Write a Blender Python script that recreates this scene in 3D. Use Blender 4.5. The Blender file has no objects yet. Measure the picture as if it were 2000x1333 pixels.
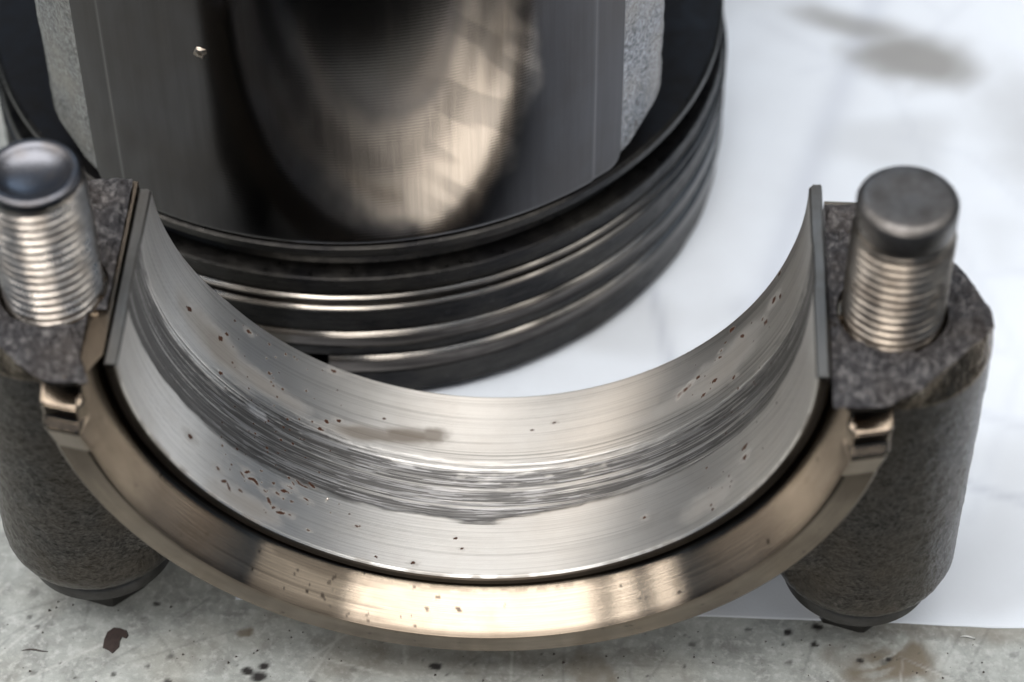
import bpy, bmesh, math, random
import numpy as np
from mathutils import Matrix, Vector

random.seed(7)
RNG = np.random.RandomState(11)
S = bpy.context.scene
COL = S.collection
PI = math.pi
# one Blender unit is one centimetre
S.unit_settings.system = 'METRIC'
S.unit_settings.scale_length = 0.01

# ------------------------------------------------------------------ camera
cam = bpy.data.cameras.new('camera')
camo = bpy.data.objects.new('camera', cam)
COL.objects.link(camo)
RX = Vector((0.998788559650716, 0.04867077670650397, -0.007250421065962176))
RU = Vector((-0.030942184725794894, 0.7357574205805426, 0.6765379510900046))
RF = Vector((-0.038262178652592474, 0.6754940218502694, -0.7363720745175668))
CP = Vector((1.1705, -13.6968, 19.4910))
m = Matrix((( RX.x, RU.x, -RF.x, CP.x), (RX.y, RU.y, -RF.y, CP.y), (RX.z, RU.z, -RF.z, CP.z), (0, 0, 0, 1)))
camo.matrix_world = m
cam.sensor_width = 36.0
cam.lens = 5221.35 * 36.0 / 2000.0
cam.clip_start = 0.5
cam.clip_end = 500
cam.dof.use_dof = True
cam.dof.focus_distance = 23.35
cam.dof.aperture_fstop = 0.23
cam.dof.aperture_blades = 0
S.camera = camo

# ------------------------------------------------------------------ world and lamps
W = bpy.data.worlds.new('World')
S.world = W
W.use_nodes = True
bg = W.node_tree.nodes['Background']
bg.inputs[0].default_value = (0.55, 0.74, 1.0, 1)
bg.inputs[1].default_value = 0.13


def area(name, loc, target, sx, sy, radiance, color=(1, 1, 1)):
    l = bpy.data.lights.new(name, 'AREA')
    l.shape = 'RECTANGLE'
    l.size, l.size_y = sx, sy
    l.energy = radiance * sx * sy * PI
    l.color = color
    o = bpy.data.objects.new(name, l)
    COL.objects.link(o)
    o.location = loc
    d = Vector(target) - Vector(loc)
    o.rotation_euler = d.to_track_quat('-Z', 'Y').to_euler()
    return o


# workshop rooflights overhead in three bays, a blue sky window high at the back, a warm window behind the camera
for nm, xa, xb in (('rooflight', -34.5, 26), ('rooflight', -50.5, -40.5), ('rooflight', -80, -62)):
    area(nm, ((xa + xb) / 2, -4, 45), ((xa + xb) / 2, -4, 0), xb - xa, 34, 5.0, (1.0, 0.965, 0.92))
area('ring_fill_light', (50, -4, 45), (50, -4, 0), 44, 34, 1.0, (1.0, 0.94, 0.84))  # unseen fill lamp, added to lift the dark left side of the ring
area('sky_window', (-5, 52, 40), (0, 3, 0), 20, 16, 2.2, (0.62, 0.80, 1.0))
area('window_light', (-10, -50, 40), (0, 0, 2), 48, 13, 7.0, (1.0, 0.93, 0.84))

S.view_settings.view_transform = 'Standard'
S.view_settings.look = 'None'
S.view_settings.exposure = 0.0
S.view_settings.gamma = 1.0
S.render.engine = 'CYCLES'
S.cycles.max_bounces = 10
S.cycles.glossy_bounces = 6
S.cycles.sample_clamp_indirect = 6.0


# ------------------------------------------------------------------ numpy noise
def vnoise(x, y, seed=0):
    x = np.asarray(x, float); y = np.asarray(y, float)
    xi = np.floor(x).astype(np.int64); yi = np.floor(y).astype(np.int64)
    fx = x - xi; fy = y - yi
    fx = fx * fx * (3 - 2 * fx); fy = fy * fy * (3 - 2 * fy)

    def h(a, b):
        n = (a * 374761393 + b * 668265263 + seed * 974634277) & 0xFFFFFFFF
        n = ((n ^ (n >> 13)) * 1274126177) & 0xFFFFFFFF
        n = (n ^ (n >> 16)) & 0xFFFFFF
        return n / float(0xFFFFFF)
    return (h(xi, yi) * (1 - fx) + h(xi + 1, yi) * fx) * (1 - fy) + (h(xi, yi + 1) * (1 - fx) + h(xi + 1, yi + 1) * fx) * fy


def fbm(x, y, seed=0, n=4, gain=0.5):
    s = 0; a = 1; t = 0
    for i in range(n):
        s = s + a * vnoise(x * 2 ** i, y * 2 ** i, seed + i * 17); t += a; a *= gain
    return s / t


def sstep(a, b, x):
    t = np.clip((x - a) / (b - a), 0, 1)
    return t * t * (3 - 2 * t)


# ------------------------------------------------------------------ object helpers
def tag(o, label=None, cat=None, group=None, kind=None):
    if label: o['label'] = label
    if cat: o['category'] = cat
    if group: o['group'] = group
    if kind: o['kind'] = kind
    return o


def empty(name, loc, rz=0.0):
    o = bpy.data.objects.new(name, None)
    o.location = loc
    o.rotation_euler = (0, 0, rz)
    o.empty_display_size = 0.3
    COL.objects.link(o)
    return o


def mesh_obj(name, verts, faces, mat, parent=None, smooth=True, uv=None, attrs=None, flip=False, sharp=None):
    me = bpy.data.meshes.new(name)
    me.from_pydata([tuple(v) for v in verts], [], [tuple(f) for f in faces])
    if flip: me.flip_normals()
    me.materials.append(mat)
    if uv is not None:
        uvl = me.uv_layers.new(name='UVMap')
        idx = np.empty(len(me.loops), dtype=np.int32)
        me.loops.foreach_get('vertex_index', idx)
        uvl.data.foreach_set('uv', np.asarray(uv, dtype=np.float32)[idx].ravel())
    if attrs:
        for k, v in attrs.items():
            a = me.attributes.new(k, 'FLOAT', 'POINT')
            a.data.foreach_set('value', np.asarray(v, dtype=np.float32).ravel())
    if smooth:
        me.polygons.foreach_set('use_smooth', np.ones(len(me.polygons), dtype=bool))
    me.update()
    if sharp:
        me.set_sharp_from_angle(angle=math.radians(sharp))
    o = bpy.data.objects.new(name, me)
    COL.objects.link(o)
    if parent: o.parent = parent
    return o


def grid_faces(nu, nv, closed_u=False):
    i = np.arange(nu if closed_u else nu - 1)[:, None]; j = np.arange(nv - 1)[None, :]
    a = i * nv + j; b = ((i + 1) % nu) * nv + j
    return np.stack([a, b, b + 1, a + 1], -1).reshape(-1, 4)


def grid_obj(name, P, mat, parent=None, closed_u=False, uv=None, attrs=None, flip=False, sharp=None, smooth=True):
    nu, nv = P.shape[:2]
    return mesh_obj(name, P.reshape(-1, 3).tolist(), grid_faces(nu, nv, closed_u).tolist(), mat, parent, smooth,
                    None if uv is None else uv.reshape(-1, 2), attrs, flip, sharp)


def refine(prof, step):
    out = [prof[0]]
    for a, b in zip(prof[:-1], prof[1:]):
        L = math.hypot(b[0] - a[0], b[1] - a[1]); n = max(1, int(L / step))
        for k in range(1, n + 1):
            out.append((a[0] + (b[0] - a[0]) * k / n, a[1] + (b[1] - a[1]) * k / n))
    return out


def lathe_z(name, prof, mat, parent=None, seg=96, a0=0.0, a1=2 * PI, cx=0, cy=0, sharp=35, uv=True, wob=None):
    """profile (r, z) turned about a vertical axis"""
    full = abs(a1 - a0 - 2 * PI) < 1e-6
    th = np.linspace(a0, a1, seg + 1)
    if full: th = th[:-1]
    pr = np.array(prof)
    R = np.broadcast_to(pr[None, :, 0], (len(th), len(pr))).copy()
    if wob is not None: R = R + wob(th[:, None], pr[None, :, 1])
    P = np.stack([cx + R * np.cos(th)[:, None], cy + R * np.sin(th)[:, None], np.broadcast_to(pr[None, :, 1], R.shape)], -1)
    return grid_obj(name, P, mat, parent, closed_u=full, sharp=sharp)


def box_verts(x0, x1, y0, y1, z0, z1):
    v = [(x0, y0, z0), (x1, y0, z0), (x1, y1, z0), (x0, y1, z0), (x0, y0, z1), (x1, y0, z1), (x1, y1, z1), (x0, y1, z1)]
    f = [(0, 3, 2, 1), (4, 5, 6, 7), (0, 1, 5, 4), (1, 2, 6, 5), (2, 3, 7, 6), (3, 0, 4, 7)]
    return v, f


# ------------------------------------------------------------------ materials
class NT:
    def __init__(s, name):
        s.m = bpy.data.materials.new(name); s.m.use_nodes = True
        s.t = s.m.node_tree
        s.b = s.t.nodes['Principled BSDF']

    def n(s, typ, **kw):
        x = s.t.nodes.new(typ)
        for k, v in kw.items():
            if k.startswith('i_'):
                key = k[2:]
                key = int(key) if key.isdigit() else key.replace('_', ' ')
                x.inputs[key].default_value = v
            else:
                setattr(x, k, v)
        return x

    def l(s, a, b):
        s.t.links.new(a, b)

    def coord(s, scale=(1, 1, 1), src='Object'):
        tc = s.n('ShaderNodeTexCoord'); mp = s.n('ShaderNodeMapping')
        s.l(tc.outputs[src], mp.inputs['Vector']); mp.inputs['Scale'].default_value = scale
        return mp.outputs[0]

    def noise(s, vec, scale, detail=4, rough=0.55, dist=0.0):
        x = s.n('ShaderNodeTexNoise')
        x.inputs['Scale'].default_value = scale; x.inputs['Detail'].default_value = detail
        x.inputs['Roughness'].default_value = rough; x.inputs['Distortion'].default_value = dist
        if vec is not None: s.l(vec, x.inputs['Vector'])
        return x.outputs['Fac']

    def ramp(s, fac, stops):
        x = s.n('ShaderNodeValToRGB')
        e = x.color_ramp.elements
        while len(e) < len(stops): e.new(0.5)
        for el, (p, c) in zip(e, stops):
            el.position = p
            el.color = (c, c, c, 1) if not isinstance(c, (tuple, list)) else (*c, 1)
        s.l(fac, x.inputs[0])
        return x.outputs[0]

    def mix(s, fac, a, b, mode='MIX'):
        x = s.n('ShaderNodeMix', data_type='RGBA', blend_type=mode)
        for v, key in ((fac, 0), (a, 6), (b, 7)):
            if isinstance(v, (int, float)): x.inputs[key].default_value = v
            elif isinstance(v, (tuple, list)): x.inputs[key].default_value = (*v, 1)
            else: s.l(v, x.inputs[key])
        return x.outputs[2]

    def math(s, op, a, b=None, clamp=False):
        x = s.n('ShaderNodeMath', operation=op); x.use_clamp = clamp
        for i, v in enumerate((a, b)):
            if v is None: continue
            if isinstance(v, (int, float)): x.inputs[i].default_value = v
            else: s.l(v, x.inputs[i])
        return x.outputs[0]

    def bump(s, h, strength, dist, prev=None):
        x = s.n('ShaderNodeBump')
        x.inputs['Strength'].default_value = strength; x.inputs['Distance'].default_value = dist
        s.l(h, x.inputs['Height'])
        if prev is not None: s.l(prev, x.inputs['Normal'])
        return x.outputs[0]

    def attr(s, name):
        x = s.n('ShaderNodeAttribute', attribute_name=name)
        return x.outputs['Fac']

    def set(s, **kw):
        for k, v in kw.items():
            key = {'color': 'Base Color', 'rough': 'Roughness', 'metal': 'Metallic', 'normal': 'Normal', 'aniso': 'Anisotropic',
                   'arot': 'Anisotropic Rotation', 'tangent': 'Tangent', 'spec': 'Specular IOR Level', 'coat': 'Coat Weight',
                   'coat_rough': 'Coat Roughness'}[k]
            if isinstance(v, (int, float)): s.b.inputs[key].default_value = v
            elif isinstance(v, (tuple, list)): s.b.inputs[key].default_value = (*v, 1)
            else: s.l(v, s.b.inputs[key])


def mat_forged(name, base=(0.085, 0.077, 0.070), scale=30.0, bump=0.42):
    """rough shot-blasted forging, oily dark steel"""
    t = NT(name); v = t.coord()
    n1 = t.noise(v, scale, 5, 0.6); n2 = t.noise(v, 2.2, 4, 0.55); n3 = t.noise(v, scale * 2.3, 3, 0.55)
    c = t.ramp(n1, [(0.34, tuple(x * 0.28 for x in base)), (0.52, base), (0.70, tuple(x * 1.7 for x in base))])
    c = t.mix(t.ramp(n2, [(0.35, 0.0), (0.7, 0.55)]), c, (base[0] * 1.35, base[1] * 1.2, base[2] * 1.0))
    h = t.math('ADD', n1, t.math('MULTIPLY', n3, 0.5))
    t.set(color=c, metal=1.0, rough=t.ramp(n2, [(0.3, 0.15), (0.7, 0.27)]), normal=t.bump(h, bump, 0.045))
    return t.m


def mat_fracture():
    t = NT('fractured_steel'); v = t.coord()
    n1 = t.noise(v, 14, 6, 0.68); n2 = t.noise(v, 45, 3, 0.6); n3 = t.noise(v, 1.6, 3, 0.5)
    c = t.ramp(n1, [(0.3, (0.022, 0.021, 0.024)), (0.5, (0.085, 0.083, 0.09)), (0.72, (0.30, 0.29, 0.29))])
    c = t.mix(t.ramp(n3, [(0.45, 0.0), (0.75, 0.3)]), c, (0.13, 0.10, 0.075))
    h = t.math('ADD', n1, t.math('MULTIPLY', n2, 0.4))
    t.set(color=c, metal=0.7, rough=t.ramp(n2, [(0.3, 0.33), (0.7, 0.6)]), normal=t.bump(h, 0.9, 0.05))
    return t.m


def mat_turned(name, base, rough=0.3, aniso=0.75, groove=0.25, vs=55.0, stain=(0.16, 0.115, 0.075), stain_amt=0.5, metal=1.0, pits=False, rvar=0.16):
    """machined steel: fine marks along u of the UV map"""
    t = NT(name)
    uv = t.coord((1.4, vs, 1), 'UV')
    n = t.noise(uv, 1.0, 5, 0.6)
    ov = t.coord()
    m1 = t.noise(ov, 1.7, 5, 0.6, 0.4); m2 = t.noise(ov, 16, 3, 0.5); m3 = t.noise(ov, 60, 2, 0.5)
    c = t.mix(t.ramp(n, [(0.35, 0.0), (0.7, 0.5)]), base, tuple(x * 0.62 for x in base))
    f = t.math('MULTIPLY', t.ramp(m1, [(0.45, 0.0), (0.72, 1.0)]), stain_amt)
    c = t.mix(f, c, stain)
    if pits: c = t.mix(t.attr('pit'), c, (0.03, 0.02, 0.016))
    tg = t.n('ShaderNodeTangent', direction_type='UV_MAP', uv_map='UVMap')
    r = t.math('ADD', t.math('MULTIPLY', m1, rvar), rough - rvar * 0.4)
    t.set(color=c, metal=metal, rough=r, aniso=aniso, arot=0.25, tangent=tg.outputs[0],
          normal=t.bump(n, groove, 0.01))
    return t.m


def mat_metal(name, base, rough=0.35, metal=1.0, nscale=9.0, dirt=(0.03, 0.026, 0.022), dirt_amt=0.5, bump=0.15):
    t = NT(name); v = t.coord()
    n1 = t.noise(v, nscale, 5, 0.6); n2 = t.noise(v, nscale * 6, 3, 0.5)
    c = t.mix(t.math('MULTIPLY', t.ramp(n1, [(0.42, 0.0), (0.68, 1.0)]), dirt_amt), base, dirt)
    t.set(color=c, metal=metal, rough=t.math('ADD', t.math('MULTIPLY', n1, 0.25), rough - 0.1), normal=t.bump(n2, bump, 0.01))
    return t.m


M_forged = mat_forged('forged_steel')
M_fract = mat_fracture()
M_bevel = mat_forged('worn_bevel_steel', (0.17, 0.14, 0.11), 15.0, 0.35)
M_ring = mat_turned('turned_ring_steel', (0.46, 0.385, 0.305), 0.19, 1.0, 0.12, 60, stain_amt=0.3, rvar=0.06, pits=True)
M_back = mat_turned('shell_backing_steel', (0.13, 0.105, 0.085), 0.38, 0.4, 0.2, 40, (0.05, 0.04, 0.03), stain_amt=0.8)
M_end = mat_turned('shell_end_steel', (0.27, 0.265, 0.255), 0.45, 0.2, 0.2, 40, (0.13, 0.115, 0.10), stain_amt=0.7)
M_thread = mat_metal('bright_thread_steel', (0.66, 0.62, 0.58), 0.27, nscale=5, dirt=(0.16, 0.12, 0.09), dirt_amt=0.5)
M_thread_dull = mat_metal('dull_thread_steel', (0.42, 0.37, 0.32), 0.30, nscale=5, dirt=(0.10, 0.08, 0.065), dirt_amt=0.7)
M_bolt_end = mat_metal('dark_bolt_steel', (0.20, 0.195, 0.195), 0.42, nscale=5, dirt_amt=0.4)
M_bolt_head = mat_metal('black_bolt_steel', (0.085, 0.082, 0.08), 0.34, metal=0.9, nscale=7, dirt_amt=0.3)
M_pilot = mat_metal('worn_bolt_end_steel', (0.21, 0.20, 0.195), 0.42, nscale=5, dirt_amt=0.55, bump=0.3)
M_hole = mat_metal('dark_hole_steel', (0.10, 0.085, 0.07), 0.45, nscale=8)

# ------------------------------------------------------------------ setting: worktop
ZC = 3.878


def nonuni(a, b, fine0, fine1, step, coarse):
    x = list(np.arange(fine0, fine1 + 1e-6, step))
    lo = []; v = fine0
    while v > a: v -= coarse; lo.append(v)
    hi = []; v = fine1
    while v < b: v += coarse; hi.append(v)
    return np.array(lo[::-1] + x + hi)


TX = nonuni(-60, 60, -5.2, 5.8, 0.022, 3.0)
TY = np.concatenate([[-1.6, -1.6, -1.55, -1.0], nonuni(-0.49, 60, -0.5, 1.6, 0.022, 3.0)])
gx, gy = np.meshgrid(TX, TY, indexing='ij')


def blob(x, y, cx, cy, rx, ry, seed, rag=0.35, soft=0.15, ang=0.0):
    c, s = math.cos(ang), math.sin(ang)
    dx = (x - cx) * c + (y - cy) * s; dy = -(x - cx) * s + (y - cy) * c
    d = np.sqrt((dx / rx) ** 2 + (dy / ry) ** 2) + rag * (fbm(x / rx * 1.6, y / rx * 1.6, seed, 3) - 0.5) * 2
    return 1 - sstep(1 - soft, 1 + soft, d)


tst = np.zeros_like(gx); tdk = np.zeros_like(gx); tlt = np.zeros_like(gx)
for (cx, cy, rx, ry, amt, soft) in [(3.72, 0.42, 0.42, 0.26, 0.75, 0.5), (1.05, 0.18, 0.22, 0.30, 0.6, 0.5), (-2.07, 0.52, 0.075, 0.06, 0.75, 0.3),
                                    (0.35, 0.30, 1.6, 0.22, 0.35, 0.6), (-1.0, 0.42, 0.35, 0.2, 0.3, 0.6), (4.4, 0.85, 0.6, 0.15, 0.4, 0.6)]:
    tst = np.maximum(tst, amt * (0.6 + 0.8 * fbm(gx * 6, gy * 6, 77, 4)) * blob(gx, gy, cx, cy, rx, ry, int(abs(cx) * 100), 0.6, soft))
for k in range(100):
    cx = RNG.uniform(-4.6, 5.4); cy = RNG.uniform(-0.3, 1.1); r = 0.012 + 0.035 * RNG.rand() ** 4
    tdk = np.maximum(tdk, blob(gx, gy, cx, cy, r * RNG.uniform(.8, 1.6), r, k, 0.65, 0.25) * RNG.uniform(0.35, 1.0))
for (cx, cy, r) in [(2.81, .74, .035), (3.07, .81, .04), (3.45, .45, .03), (3.7, .48, .028), (-.33, .23, .05), (-2.0, .1, .05), (-1.9, .05, .06), (-1.86, .16, .04)]:
    tdk = np.maximum(tdk, blob(gx, gy, cx, cy, r * 1.2, r * 0.9, int(cx * 77) & 255, 0.4, 0.3))
for k in range(60):
    cx = RNG.uniform(-4.6, 5.4); cy = RNG.uniform(-0.3, 1.0); a = RNG.uniform(0, PI); L = RNG.uniform(0.1, 0.7)
    sc = blob(gx, gy, cx, cy, L, 0.013, k, 0.05, 0.5, a)
    if k % 3: tdk = np.maximum(tdk, 0.22 * sc)
    else: tlt = np.maximum(tlt, 0.3 * sc)
# swirl scratches in the brown stain at the right
ang = np.arctan2(gy - 0.95, gx - 3.4); rad = np.hypot(gx - 3.4, gy - 0.95)
sw = sstep(0.55, 0.75, vnoise(rad * 26, ang * 1.5, 5)) * blob(gx, gy, 3.95, 0.42, 0.5, 0.3, 9, 0.4, 0.5)
tst = np.clip(tst * 1.2 - 0.5 * sw, 0, 0.95)
th = 0.006 * (fbm(gx * 3, gy * 3, 3, 4) - 0.5) - 0.003 * tdk

t = NT('worktop_plate'); v = t.coord()
n1 = t.noise(v, 3.0, 8, 0.68, 0.3); n2 = t.noise(v, 14, 5, 0.62); n3 = t.noise(v, 0.9, 4, 0.5); n4 = t.noise(v, 70, 3, 0.6)
c = t.ramp(n1, [(0.30, (0.21, 0.215, 0.21)), (0.50, (0.34, 0.36, 0.35)), (0.70, (0.47, 0.495, 0.485))])
c = t.mix(t.ramp(n2, [(0.50, 0.0), (0.70, 0.85)]), c, (0.53, 0.55, 0.545))
c = t.mix(t.ramp(n3, [(0.50, 0.0), (0.8, 0.4)]), c, (0.40, 0.37, 0.30))
c = t.mix(t.ramp(n2, [(0.27, 0.5), (0.34, 0.0)]), c, (0.24, 0.24, 0.235))
c = t.mix(t.attr('stain'), c, (0.16, 0.135, 0.10))
c = t.mix(t.attr('light'), c, (0.66, 0.67, 0.66))
c = t.mix(t.attr('dark'), c, (0.022, 0.02, 0.02))
t.set(color=c, metal=0.0, rough=t.ramp(n1, [(0.3, 0.5), (0.7, 0.72)]), normal=t.bump(n4, 0.25, 0.01, t.bump(n2, 0.2, 0.02)))
worktop = grid_obj('worktop', np.stack([gx, gy, np.where(np.arange(len(TY))[None, :] == 0, -3.0, np.where(np.arange(len(TY))[None, :] == 1, -0.06, th - 0.003))], -1), t.m, sharp=40, attrs={'stain': tst, 'dark': tdk, 'light': tlt})
tag(worktop, 'scuffed pale grey worktop with dark specks and scratches', kind='structure')

t = NT('dark_floor'); n1 = t.noise(t.coord(), 0.08, 4, 0.6)
t.set(color=t.ramp(n1, [(0.3, (0.03, 0.029, 0.027)), (0.7, (0.06, 0.058, 0.054))]), rough=0.7)
floor = mesh_obj('floor', [(-250, -250, -85), (250, -250, -85), (250, 250, -85), (-250, 250, -85)], [(0, 1, 2, 3)], t.m, smooth=False)
tag(floor, 'dark workshop floor far below the bench', kind='structure')

# ------------------------------------------------------------------ white paper under the piston
PX = np.arange(-2.2, 16.01, 0.08); PY = 0.87 + np.arange(0, 19.0, 0.08)
PY = np.concatenate([0.87 + np.arange(0, 1.2, 0.03), np.arange(2.07, 20, 0.08)])
px, py = np.meshgrid(PX, PY, indexing='ij')


def seg_line(x, y, pts, w):
    d = np.full(x.shape, 1e9)
    for (ax, ay), (bx, by) in zip(pts[:-1], pts[1:]):
        ex, ey = bx - ax, by - ay; q = np.clip(((x - ax) * ex + (y - ay) * ey) / (ex * ex + ey * ey), 0, 1)
        d = np.minimum(d, np.hypot(x - ax - q * ex, y - ay - q * ey))
    return np.exp(-(d / w) ** 2)


cr = 0.6 * seg_line(px, py, [(4.0, 9.6), (3.35, 7.4), (2.95, 5.9), (2.6, 4.6)], 0.16)
cr = np.maximum(cr, 0.8 * seg_line(px, py, [(1.55, 4.9), (1.72, 3.9), (2.0, 3.2)], 0.06))
cr = np.maximum(cr, 0.9 * seg_line(px, py, [(4.05, 2.75), (4.7, 2.45), (6.5, 1.9)], 0.05))
cr = np.maximum(cr, 0.45 * seg_line(px, py, [(4.2, 3.6), (5.0, 3.3), (6.5, 2.9)], 0.07))
for k in range(7):
    ax, ay = RNG.uniform(1.0, 6.5), RNG.uniform(1.2, 10); an = RNG.uniform(0, PI); L_ = RNG.uniform(0.8, 2.2)
    cr = np.maximum(cr, 0.22 * seg_line(px, py, [(ax, ay), (ax + L_ * math.cos(an), ay + L_ * math.sin(an)), (ax + 1.8 * L_ * math.cos(an + 0.3), ay + 1.8 * L_ * math.sin(an + 0.3))], 0.06))
cr = np.maximum(cr, 0.5 * seg_line(px, py, [(3.1, 5.3), (2.7, 5.0), (2.4, 4.7)], 0.12))
pst = 0.85 * blob(px, py, 4.35, 8.55, 0.62, 0.42, 4, 0.35, 0.55, -0.35)
pst = np.maximum(pst, 0.7 * blob(px, py, 3.75, 9.05, 0.75, 0.22, 8, 0.3, 0.6, -0.3))
pst = np.maximum(pst, 0.35 * blob(px, py, 5.6, 7.4, 0.55, 0.9, 14, 0.3, 0.8, 0.3))
pst = np.maximum(pst, 0.14 * blob(px, py, 2.25, 4.6, 0.35, 0.3, 24, 0.5, 0.8))
pst = np.maximum(pst, 0.22 * sstep(0.50, 0.75, fbm(px * 0.7, py * 0.7, 31, 3)))
pz = 0.008 + 0.012 * fbm(px * 0.5, py * 0.5, 2, 3) * sstep(0, 2, py - 0.87) - 0.006 * cr
edge = 0.03 * (fbm(px * 1.3, py * 0 + 3.3, 6, 4) - 0.5)
py2 = py + np.where(py < 0.9, edge * 2, 0)
t = NT('white_paper'); v = t.coord()
n1 = t.noise(v, 40, 4, 0.6); n2 = t.noise(v, 1.2, 4, 0.5)
c = t.mix(t.ramp(n2, [(0.4, 0.0), (0.7, 0.35)]), (0.75, 0.805, 0.885), (0.68, 0.72, 0.79))
c = t.mix(t.math('MULTIPLY', t.attr('crease'), 0.55), c, (0.42, 0.46, 0.56))  # crease shading painted into the paper as a bluish tint
c = t.mix(t.attr('stain'), c, (0.24, 0.235, 0.225))
t.set(color=c, rough=0.85, spec=0.2, normal=t.bump(n1, 0.25, 0.01))
paper = grid_obj('paper_sheet', np.stack([px, py2, pz], -1), t.m, attrs={'crease': cr, 'stain': pst})
sol = paper.modifiers.new('thickness', 'SOLIDIFY'); sol.thickness = 0.008; sol.offset = -1
tag(paper, 'creased white paper sheet with a grey smudge lying under the piston', 'paper')

# ------------------------------------------------------------------ bearing cap
XB, YB = 3.39, 1.10
RB = 2.885
cap = empty('bearing_cap', (0, 1.2, 0.5))
tag(cap, 'dark forged steel U shaped bearing cap standing on its two bolt heads', 'bearing cap')
capinv = Matrix.Translation((0, -1.2, -0.5))


def into(o, parent):
    """keep world placement of an object built in world coordinates under a parent empty"""
    o.parent = parent
    o.matrix_parent_inverse = (Matrix.Translation(parent.location) @ parent.rotation_euler.to_matrix().to_4x4()).inverted()
    return o


# turned ring: profile (r, y), half circle below the joint plane
ring_prof = [(RB, 2.38), (RB, 0.40), (2.892, 0.385), (2.90, 0.37), (3.085, 0.018), (3.095, 0.0), (3.12, 0.0), (3.36, 0.055), (3.385, 0.075), (3.40, 0.11)]
ring_prof = refine(ring_prof[:2], 0.5) + refine(ring_prof[1:], 0.02)[1:] + [(3.40, 1.2), (3.40, 2.30), (3.34, 2.38), (RB, 2.38)]
RCUT = math.radians(0.7)
e_ = np.radians(np.concatenate([np.arange(0.7, 14, 0.09)]))
th_ = np.concatenate([PI + e_, np.linspace(PI + math.radians(14), 2 * PI - math.radians(14), 1000), (2 * PI - e_)[::-1]])
pr = np.array(ring_prof)
Lc = np.concatenate([[0], np.cumsum(np.hypot(np.diff(pr[:, 0]), np.diff(pr[:, 1])))])
pit_and_dark = np.zeros((len(th_), len(pr)))
arc = th_ * 3.1
for k in range(80):
    a_ = math.radians(RNG.choice([RNG.normal(252, 10), RNG.uniform(195, 345)])) * 3.1
    l_ = 2.0 + RNG.uniform(0.0, 0.66); r_ = 0.006 + 0.011 * RNG.rand() ** 3
    i0, i1 = np.searchsorted(arc, (a_ - 0.12, a_ + 0.12))
    pit_and_dark[i0:i1] = np.maximum(pit_and_dark[i0:i1], blob(arc[i0:i1, None], Lc[None, :], a_, l_, r_ * RNG.uniform(1, 2.6), r_, k, 0.5, 0.35, RNG.uniform(-1.2, 1.2)) * RNG.uniform(0.6, 1))
edge_dirt = sstep(0.045, 0.0, np.abs(Lc[None, :] - 2.02)) * sstep(0.35, 0.6, fbm(arc[:, None] * 11, Lc[None, :] * 23, 15, 4))
pit_and_dark = np.maximum(pit_and_dark, 0.35 * edge_dirt)
darkening = sstep(2.375, 2.40, Lc[None, :]) * (0.30 + 0.45 * fbm(arc[:, None] * 1.5, Lc[None, :] * 6, 19, 4))  # outer band darker, broken up by noise
sides = (sstep(240, 215, np.degrees(th_)) + sstep(300, 325, np.degrees(th_)))[:, None] * 0.55 * fbm(arc[:, None] * 1.1, Lc[None, :] * 3, 29, 4) * (Lc[None, :] < 2.39)  # both sides of the ring darker as well, through the same mask
scr = 0.35 * sstep(0.70, 0.80, vnoise(arc[:, None] * 0.6, Lc[None, :] * 95, 41)) * sstep(0.45, 0.6, fbm(arc[:, None] * 1.0, Lc[None, :] * 2, 43, 3))
pit_and_dark = np.clip(np.maximum(np.maximum(np.maximum(pit_and_dark, darkening), sides), scr), 0, 1)
wobr = 0.003 * (fbm(arc[:, None] * 1.2, Lc[None, :] * 0.8, 91, 2) - 0.5)
P = np.stack([pr[None, :, 0] * np.cos(th_)[:, None], np.broadcast_to(pr[None, :, 1], (len(th_), len(pr))) + wobr, ZC - 0.03 + pr[None, :, 0] * np.sin(th_)[:, None]], -1)
# machined shoulder at both ends: two shelves stepping back under the joint face
drop = ZC - P[..., 2]
back = np.interp(drop, [0.0, 0.235, 0.255, 0.325, 0.345, 0.44, 0.46, 0.505, 0.53, 0.78], [0.25, 0.25, 0.22, 0.05, 0.03, 0.025, 0.015, -0.05, -0.055, 0.0])
P[..., 1] += back * (pr[None, :, 1] < 0.6) * sstep(3.02, 3.09, pr[:, 0])[None, :]
UV = np.stack(np.broadcast_arrays(th_[:, None] * 3.1, Lc[None, :]), -1)
npf = len(pr)
fc = grid_faces(len(th_), npf).tolist() + [list(range(npf - 1))[::-1], [(len(th_) - 1) * npf + q_ for q_ in range(npf - 1)]]
o = mesh_obj('ring', P.reshape(-1, 3).tolist(), fc, M_ring, uv=UV.reshape(-1, 2), attrs={'pit': pit_and_dark}, sharp=24)  # pit also carries the darker outer band and sides
into(o, cap)

EAR = [(2.885, 0.06), (3.30, 0.08), (3.55, 0.25), (3.87, 0.60), (4.12, 0.86), (4.19, 1.00), (4.18, 1.14), (4.10, 1.36), (3.88, 1.74), (3.55, 2.12), (3.34, 2.30), (3.05, 2.32), (2.88, 2.31)]
EAR_L = [(2.92, 0.06), (3.30, 0.08), (3.55, 0.25), (3.87, 0.60), (4.12, 0.86), (4.19, 1.00), (4.18, 1.14), (4.10, 1.36), (3.88, 1.74), (3.55, 2.12), (3.34, 2.34), (3.05, 2.37), (2.92, 2.37),
         (2.92, 0.86), (3.06, 0.84), (3.06, 0.34), (2.92, 0.32)]


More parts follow.
